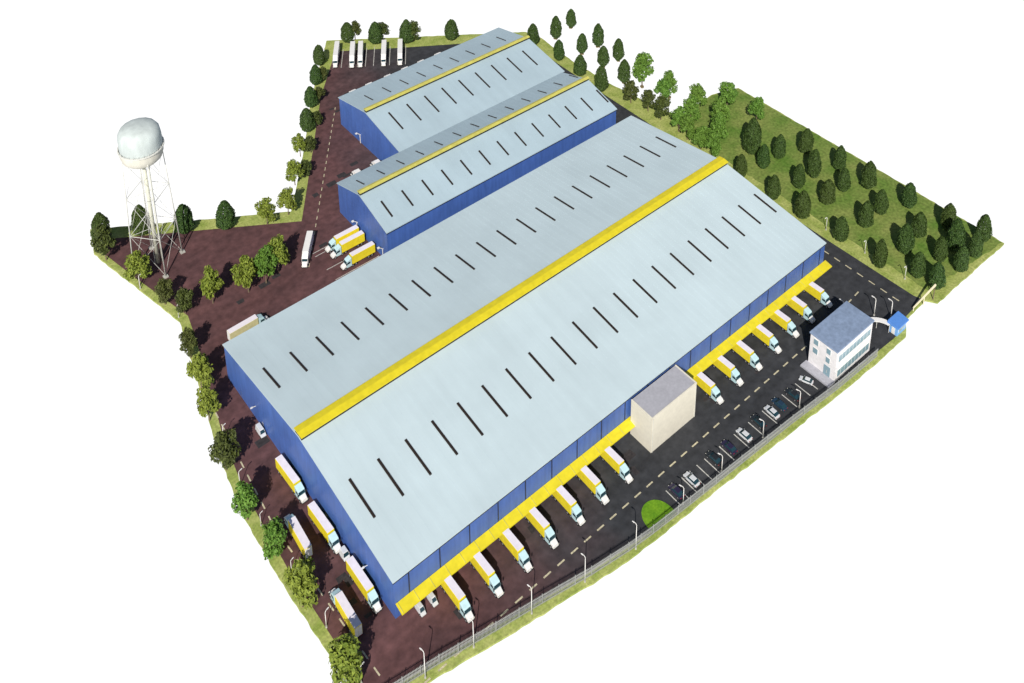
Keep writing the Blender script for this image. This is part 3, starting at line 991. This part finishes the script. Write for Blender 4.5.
# ------------------------------------------------------------------ lamps
def lamp(h):
    t = thing('street_lamp', 'lamp', 'street lamp', (0, 0, 0))
    e = MB()
    e.tube((0, 0, 0), (0, 0, .5), .24, .2, 10)
    e.build('base', M['kerb'], t)
    e = MB()
    e.tube((0, 0, .45), (0, 0, h - .35), .12, .07, 8)
    e.build('pole', M['post'], t, True)
    e = MB()
    p = [Vector((0, 0, h - .4)), Vector((.12, 0, h - .1)), Vector((.35, 0, h + .04)), Vector((.7, 0, h + .03))]
    for a_, b_ in zip(p, p[1:]):
        e.tube(a_, b_, .08, .07, 7)
    e.build('arm', M['post'], t, True)
    e = MB()
    e.hexa([(.6, -.12, h - .06), (1.2, -.1, h - .02), (1.2, .1, h - .02), (.6, .12, h - .06)], [(.64, -.1, h + .1), (1.15, -.06, h + .08), (1.15, .06, h + .08), (.64, .1, h + .1)])
    e.build('lamp_head', M['white'], t)
    return t


l8, l5 = lamp(7.8), lamp(5.0)
GL = 'white street lamps'
FL = [(75.4, 127.7), (86.3, 126.0), (99.7, 123.4), (112.8, 121.0), (126.4, 119.0)]
for i, (x, y) in enumerate(FL):
    place(l8, USED, (x, y, 0), P2 + .2, '%s tall white lamp along the front fence, counted from the corner tree' % ORD[i], group=GL)
for (x, y), lb in zip([(142.3, 119.4), (155.4, 119.0), (170.4, 118.6), (184.4, 118.1)], ['first car near the grass island', 'charcoal car past the empty bays', 'two white cars mid row', 'last striped bays']):
    place(l5, USED, (x, y, 0.03), P2 + .3, 'white lamp on the front verge by the ' + lb, scale=1.08, group=GL)
WLM = [(65.0, 135.1, 1.0), (65.0, 149.2, .95), (64.8, 164.1, .8), (64.6, 178.6, .75), (65.2, 190.7, .95), (67.6, 205.0, .9), (74.6, 250.1, .9), (70.3, 267.7, .95)]
for i, (x, y, s) in enumerate(WLM):
    place(l5, USED, (x, y, 0.03), .3, '%s short white lamp along the western tree strip, counted from the corner tree' % ORD[i], scale=s, group=GL)
for i, (x, y) in enumerate([(243.9, 125.2), (243.9, 139.0), (243.2, 152.7)]):
    place(l5, USED, (x, y, 0), math.pi, '%s white lamp along the lawn edge, counted from the entrance gate' % ORD[i], group=GL)
for (x, y), lb in zip([(224.9, 123.0), (227.6, 119.4), (217.0, 128.2)], ['slim white lamp between the curved canopy and the road', 'slim white lamp right behind the gatehouse', 'slim white lamp behind the office roof']):
    place(l5, USED, (x, y, 0.03), P2, lb, scale=1.25, group=GL)


# ------------------------------------------------------------------ trees
def leafy(seed, n=1500, lean=1.0):
    """11 m broadleaf: uneven lobed crown of leaf sprays on a forked trunk"""
    rr = random.Random(seed)
    tr = MB()
    tr.tube((0, 0, 0), (.1, .05, 2.4), .26, .19, 8)
    tr.tube((.1, .05, 2.3), (.05, .1, 8.2), .19, .05, 7)
    lobes = []
    for i in range(9):
        q = 2 * math.pi * i / 9 * 2.4 + rr.uniform(-.3, .3)
        z = 3.6 + 5.6 * (i / 8)
        rad = 2.5 * (1 - ((z - 5.4) / 6.2) ** 2) * rr.uniform(.75, 1.1)
        c = Vector((math.cos(q) * rad, math.sin(q) * rad, z))
        r = rr.uniform(1.25, 1.9) * (1.0 if z < 8 else .8)
        lobes.append((c, r))
        tr.tube((.07, .07, max(2.2, z - 2.2)), c, .09, .03, 5)
    lobes.append((Vector((0, 0, 9.5)), 1.45))
    lobes.append((Vector((.2, -.2, 6.4)), 2.1))
    tot = sum(r ** 2 for _, r in lobes)
    cr = MB()
    for c, r in lobes:
        for _ in range(int(n * r ** 2 / tot)):
            d = Vector((rr.gauss(0, 1), rr.gauss(0, 1), rr.gauss(0, 1))).normalized()
            p = c + d * r * rr.uniform(.55, 1.08) * (1 if d.z > -.3 else .85)
            leaf(cr, rr, p, (d + Vector((0, 0, .5))).normalized(), rr.uniform(.26, .5))
    return tr, cr


def leaf(cr, rr, p, nrm, s):
    nrm = (nrm + Vector((rr.gauss(0, .55), rr.gauss(0, .55), rr.gauss(0, .55)))).normalized()
    u = nrm.orthogonal().normalized()
    u = Matrix.Rotation(rr.uniform(0, 6.28), 3, nrm) @ u
    v = nrm.cross(u)
    a_, b_ = s * 1.25, s * .7
    bend = nrm * s * .25
    cr.add([p - u * a_, p - v * b_ + bend, p + u * a_, p + v * b_ + bend], [(0, 1, 2), (0, 2, 3)])


def conifer(seed, n=2900):
    """10 m dense egg-shaped evergreen"""
    rr = random.Random(seed)
    tr = MB()
    tr.tube((0, 0, 0), (0, 0, 8.8), .24, .05, 7)
    for i in range(14):
        z = 1.2 + i * .55
        q = i * 2.4
        rad = 2.0 * prof((z) / 10)
        tr.tube((0, 0, z), (math.cos(q) * rad, math.sin(q) * rad, z + .3), .06, .02, 4)
    cr = MB()
    ph = [rr.uniform(0, 6.28) for _ in range(4)]
    while len(cr.f) < n * 2:
        z = rr.uniform(.06, 1.0)
        R_ = 2.75 * prof(z)
        if rr.random() > R_ / 2.75 + .12:
            continue
        q = rr.uniform(0, 6.28)
        bump_ = 1 + .07 * math.sin(3 * q + ph[0] + 9 * z) + .05 * math.sin(5 * q + ph[1] - 14 * z)
        rad = R_ * bump_ * math.sqrt(rr.uniform(.45, 1.0))
        p = Vector((math.cos(q) * rad, math.sin(q) * rad, z * 10))
        leaf(cr, rr, p, Vector((math.cos(q), math.sin(q), .35)).normalized(), rr.uniform(.2, .36))
    return tr, cr


def prof(t):
    return max(.05, (min(1, t / .22) ** .6) * (1 - max(0, (t - .3) / .72) ** 2.5) ** .75 if t < 1.01 else .05)


def tree_proto(name, label, kind, seed, lm):
    t = thing(name, label, 'tree', (0, 0, 0))
    a_, b_ = (leafy(seed) if kind == 'leafy' else conifer(seed))
    a_.build('trunk', M['bark'], t)
    b_.build('crown', M[lm], t)
    return t


PL = [tree_proto('leafy_tree', 'tree', 'leafy', s, 'leaf_light') for s in (11, 12, 13)]
PM = [tree_proto('leafy_tree', 'tree', 'leafy', s, 'leaf_mid') for s in (21, 22, 23)]
PD = [tree_proto('leafy_tree', 'tree', 'leafy', s, 'leaf_dull') for s in (31, 32)]
PC = [tree_proto('evergreen_tree', 'tree', 'conifer', s, 'leaf_con') for s in (41, 42, 43, 44)]


def tree(pool, x, y, h, label, group, base, wide=1.0):
    p = random.choice(pool)
    s = h / base
    return place(p, USED, (x, y, 0.0), random.uniform(0, 6.28), label, scale=(s * wide * random.uniform(.9, 1.1), s * wide * random.uniform(.9, 1.1), s * random.uniform(.94, 1.06)), group=group)


GT1 = 'leafy trees along the western boundary'
WEST = [(62.9, 136.8, 13.6, 'L', 'big pale green leafy tree at the front corner of the site'),
        (63.3, 156.3, 13.4, 'L', 0), (64.1, 169.8, 11.0, 'M', 0), (62.9, 182.0, 11.5, 'M', 0), (64.6, 197.0, 12.3, 'D', 0), (67.3, 212.7, 10.9, 'L', 0),
        (69.6, 222.9, 11.4, 'L', 0), (71.6, 234.5, 10.0, 'D', 0), (76.6, 250.1, 9.7, 'D', 0), (73.6, 257.2, 9.6, 'D', 0)]
for i, (x, y, h, kd, lb) in enumerate(WEST):
    tone = {'L': 'pale green', 'M': 'mid green', 'D': 'dull green'}[kd]
    tree({'L': PL, 'M': PM, 'D': PD}[kd], x, y, h, lb or '%s leafy tree, %s along the western boundary after the corner tree' % (tone, ORD[i - 1]), GT1, 11.0, .80)
GT2 = 'leafy trees around the western yard'
for x, y, h, kd, lb in [(84.2, 248.8, 12.0, 'L', 'pale leafy tree standing alone on the reddish yard, nearest the boundary'), (93.9, 246.0, 13.6, 'L', 'tall pale leafy tree on the reddish yard beside a darker one'),
                        (99.4, 246.0, 13.0, 'M', 'darker green tree between two pale ones on the reddish yard'), (104.2, 247.5, 13.4, 'L', 'pale leafy tree on the reddish yard nearest the white truck'),
                        (70.6, 269.0, 12.6, 'L', 'bushy pale tree in front of the water tower legs'), (66.8, 285.7, 12.6, 'D', 'dull bushy tree below the evergreen at the far tower corner')]:
    tree({'L': PL, 'M': PM, 'D': PD}[kd], x, y, h, lb, GT2, 11.0, .82)
GT3 = 'trees along the strip towards the far truck park'
for i, (x, y, h, kd) in enumerate([(110.8, 268.2, 10.0, 'L'), (118.0, 268.0, 10.0, 'L'), (126.4, 279.4, 10.4, 'L'), (134.8, 291.5, 9.6, 'L')]):
    tree(PL, x, y, h, '%s pale leafy tree on the strip between water tower and far park' % ORD[i], GT3, 11.0, .8)
for i, (x, y, h) in enumerate([(143.6, 302.6, 9.0), (151.6, 314.6, 8.6), (160.0, 326.2, 8.6), (167.4, 337.0, 8.8)]):
    tree(PC, x, y, h, '%s slim evergreen on the strip beyond the leafy trees, counted from them' % ORD[i], GT3, 10.0)
for i, (x, y, h) in enumerate([(147.4, 303.0, 6.5), (155.6, 315.6, 6.5), (163.4, 326.6, 6.5), (138.6, 291.0, 7.0), (131, 281.0, 7.0)]):
    tree(PD, x, y, h, '%s low dull bush behind the strip evergreens, counted from the tower side' % ORD[[2, 3, 4, 1, 0][i]], GT3, 11.0)
GT4 = 'evergreens behind the water tower'
for (x, y, h), lb in zip([(68.6, 294.0, 11.2), (79.2, 289.6, 10.4), (89.8, 281.8, 10.7), (100.4, 275.2, 10.0)],
                         ['dark evergreen at the outermost corner past the water tower', 'dark evergreen directly behind the water tower legs', 'dark evergreen on the verge just past the water tower', 'dark evergreen on the verge nearest the leafy strip trees']):
    tree(PC, x, y, h, lb, GT4, 10.0)
GT5 = 'evergreens behind the far truck park'
for i, (x, y, h) in enumerate([(184.4, 344.4, 9.5), (192.6, 336.2, 9.8), (202.4, 328.2, 10.2), (217.6, 318.4, 9.8)]):
    tree(PC, x, y, h, '%s dark evergreen on the verge behind the far white trucks' % ORD[i], GT5, 10.0)
for i, (x, y, h) in enumerate([(187.6, 344.0, 8.5), (196.0, 336.5, 8.8), (205.4, 327.6, 9.2)]):
    tree(PD, x, y, h, '%s dull bush half hidden behind a far-park evergreen' % ORD[i], GT5, 11.0)

# evergreens in rows on and beyond the eastern lawn (x of the row, list of (y, height))
GT6 = 'evergreens on the eastern lawn'
ROWS = {
    'the row beside the eastern road': [(247.7, 117.4, 9.5), (247.4, 123.3, 9.2), (242.3, 132.9, 9.7), (242.5, 147.0, 9.5), (241.8, 160.9, 10.1), (241.8, 172.5, 9.3), (241.8, 186.2, 9.0)],
    'the second lawn row from the road': [(259.3, 116.3, 9.3), (253.1, 131.3, 10.5), (253.6, 145.5, 10.0), (253.3, 159.7, 9.8), (252.4, 170.5, 9.6), (251.5, 184.5, 9.7), (254.6, 192.0, 14.0)],
    'the third lawn row from the road': [(267.8, 116.6, 9.4), (258.2, 122.6, 8.6), (262.4, 132.3, 9.5), (262.3, 145.9, 9.3), (262.5, 160.0, 9.1), (260.7, 170.7, 10.5), (259.8, 184.3, 9.8)],
    'the outermost lawn row': [(275.9, 118.5, 9.5), (265.8, 122.1, 11.3), (272.1, 128.1, 9.6), (272.0, 141.9, 9.8), (270.0, 155.6, 10.7), (270.3, 167.2, 9.7), (269.0, 180.1, 10.3)],
}
for rn, lst in ROWS.items():
    for i, (x, y, h) in enumerate(lst):
        tree(PC, x, y, h, '%s dark evergreen from the entrance gate in %s' % (ORD[i], rn), GT6, 10.0, .82)
GT7 = 'evergreens standing clear of the lawn behind the warehouses'
FAR = [('the line closest to the warehouses', [(239.9, 252.7, 11.0), (240.9, 265.7, 9.4), (241.4, 278.8, 9.1), (240.5, 293.8, 9.8)]),
       ('the middle line off the lawn', [(250.6, 251.3, 10.2), (251.9, 264.4, 9.1), (251.7, 276.6, 8.8), (251.0, 291.8, 10.3)]),
       ('the outer line off the lawn', [(259.3, 263.6, 10.0), (260.1, 276.2, 9.7), (261.3, 294.1, 8.6)])]
for rn, lst in FAR:
    for i, (x, y, h) in enumerate(lst):
        tree(PC, x, y, h, '%s dark evergreen in %s, counted away from the leafy trees' % (ORD[i], rn), GT7, 10.0, .9)
GT8 = 'broad leafy trees at the far end of the lawn'
BL = [(254.0, 244.9, 14.6), (256.7, 233.4, 12.0), (251.8, 231.8, 10.8), (258.7, 221.1, 11.0), (251.4, 217.9, 10.6), (268.5, 215.2, 11.2), (257.2, 209.1, 11.6), (250.2, 203.9, 11.4), (270.1, 202.8, 9.8)]
BLL = ['tallest broad leafy tree off the lawn, beside the line evergreens', 'outer tree of the leafy pair next to the tallest leafy one', 'inner tree of the leafy pair next to the tallest leafy one',
       'outer tree of the leafy pair just off the lawn tip', 'inner tree of the leafy pair just off the lawn tip', 'broad leafy tree at the far corner of the lawn, top of its group',
       'broad leafy tree in the middle of the lawn-corner group', 'broad leafy tree of the lawn-corner group nearest the large roof', 'round pale leafy tree alone on the outer lawn edge']
for (x, y, h), lb in zip(BL, BLL):
    tree(PM, x, y, h, lb, GT8, 11.0, .92)
GT9 = 'dull bushy trees along the strip behind the large warehouse'
for i, (x, y, h) in enumerate([(243.1, 199.9, 9.9), (243.0, 205.0, 9.9), (243.2, 211.7, 10.0), (244.2, 216.7, 10.1), (244.4, 225.7, 10.2), (244.4, 232.2, 8.8), (243.2, 240.0, 9.6)]):
    tree(PD if i > 3 else PM, x, y, h, '%s bushy tree on the strip behind the large warehouse, counted from the lawn' % ORD[i], GT9, 11.0)

# turf pads under the trees that stand clear of the lawn
for x, y in [(p[0], p[1]) for _, l_ in FAR for p in l_ if p[0] > 247] + [(254.0, 244.9), (256.7, 233.4), (251.8, 231.8), (258.7, 221.1)]:
    e = MB()
    rr = random.Random(int(x * 10 + y))
    e.prism_z([(x + math.cos(q * .5236) * rr.uniform(.6, 1.1), y + math.sin(q * .5236) * rr.uniform(.6, 1.1)) for q in range(12)], -0.35, 0.01)
    tag(e.build('ground_patch', M['soil']), kind='structure')
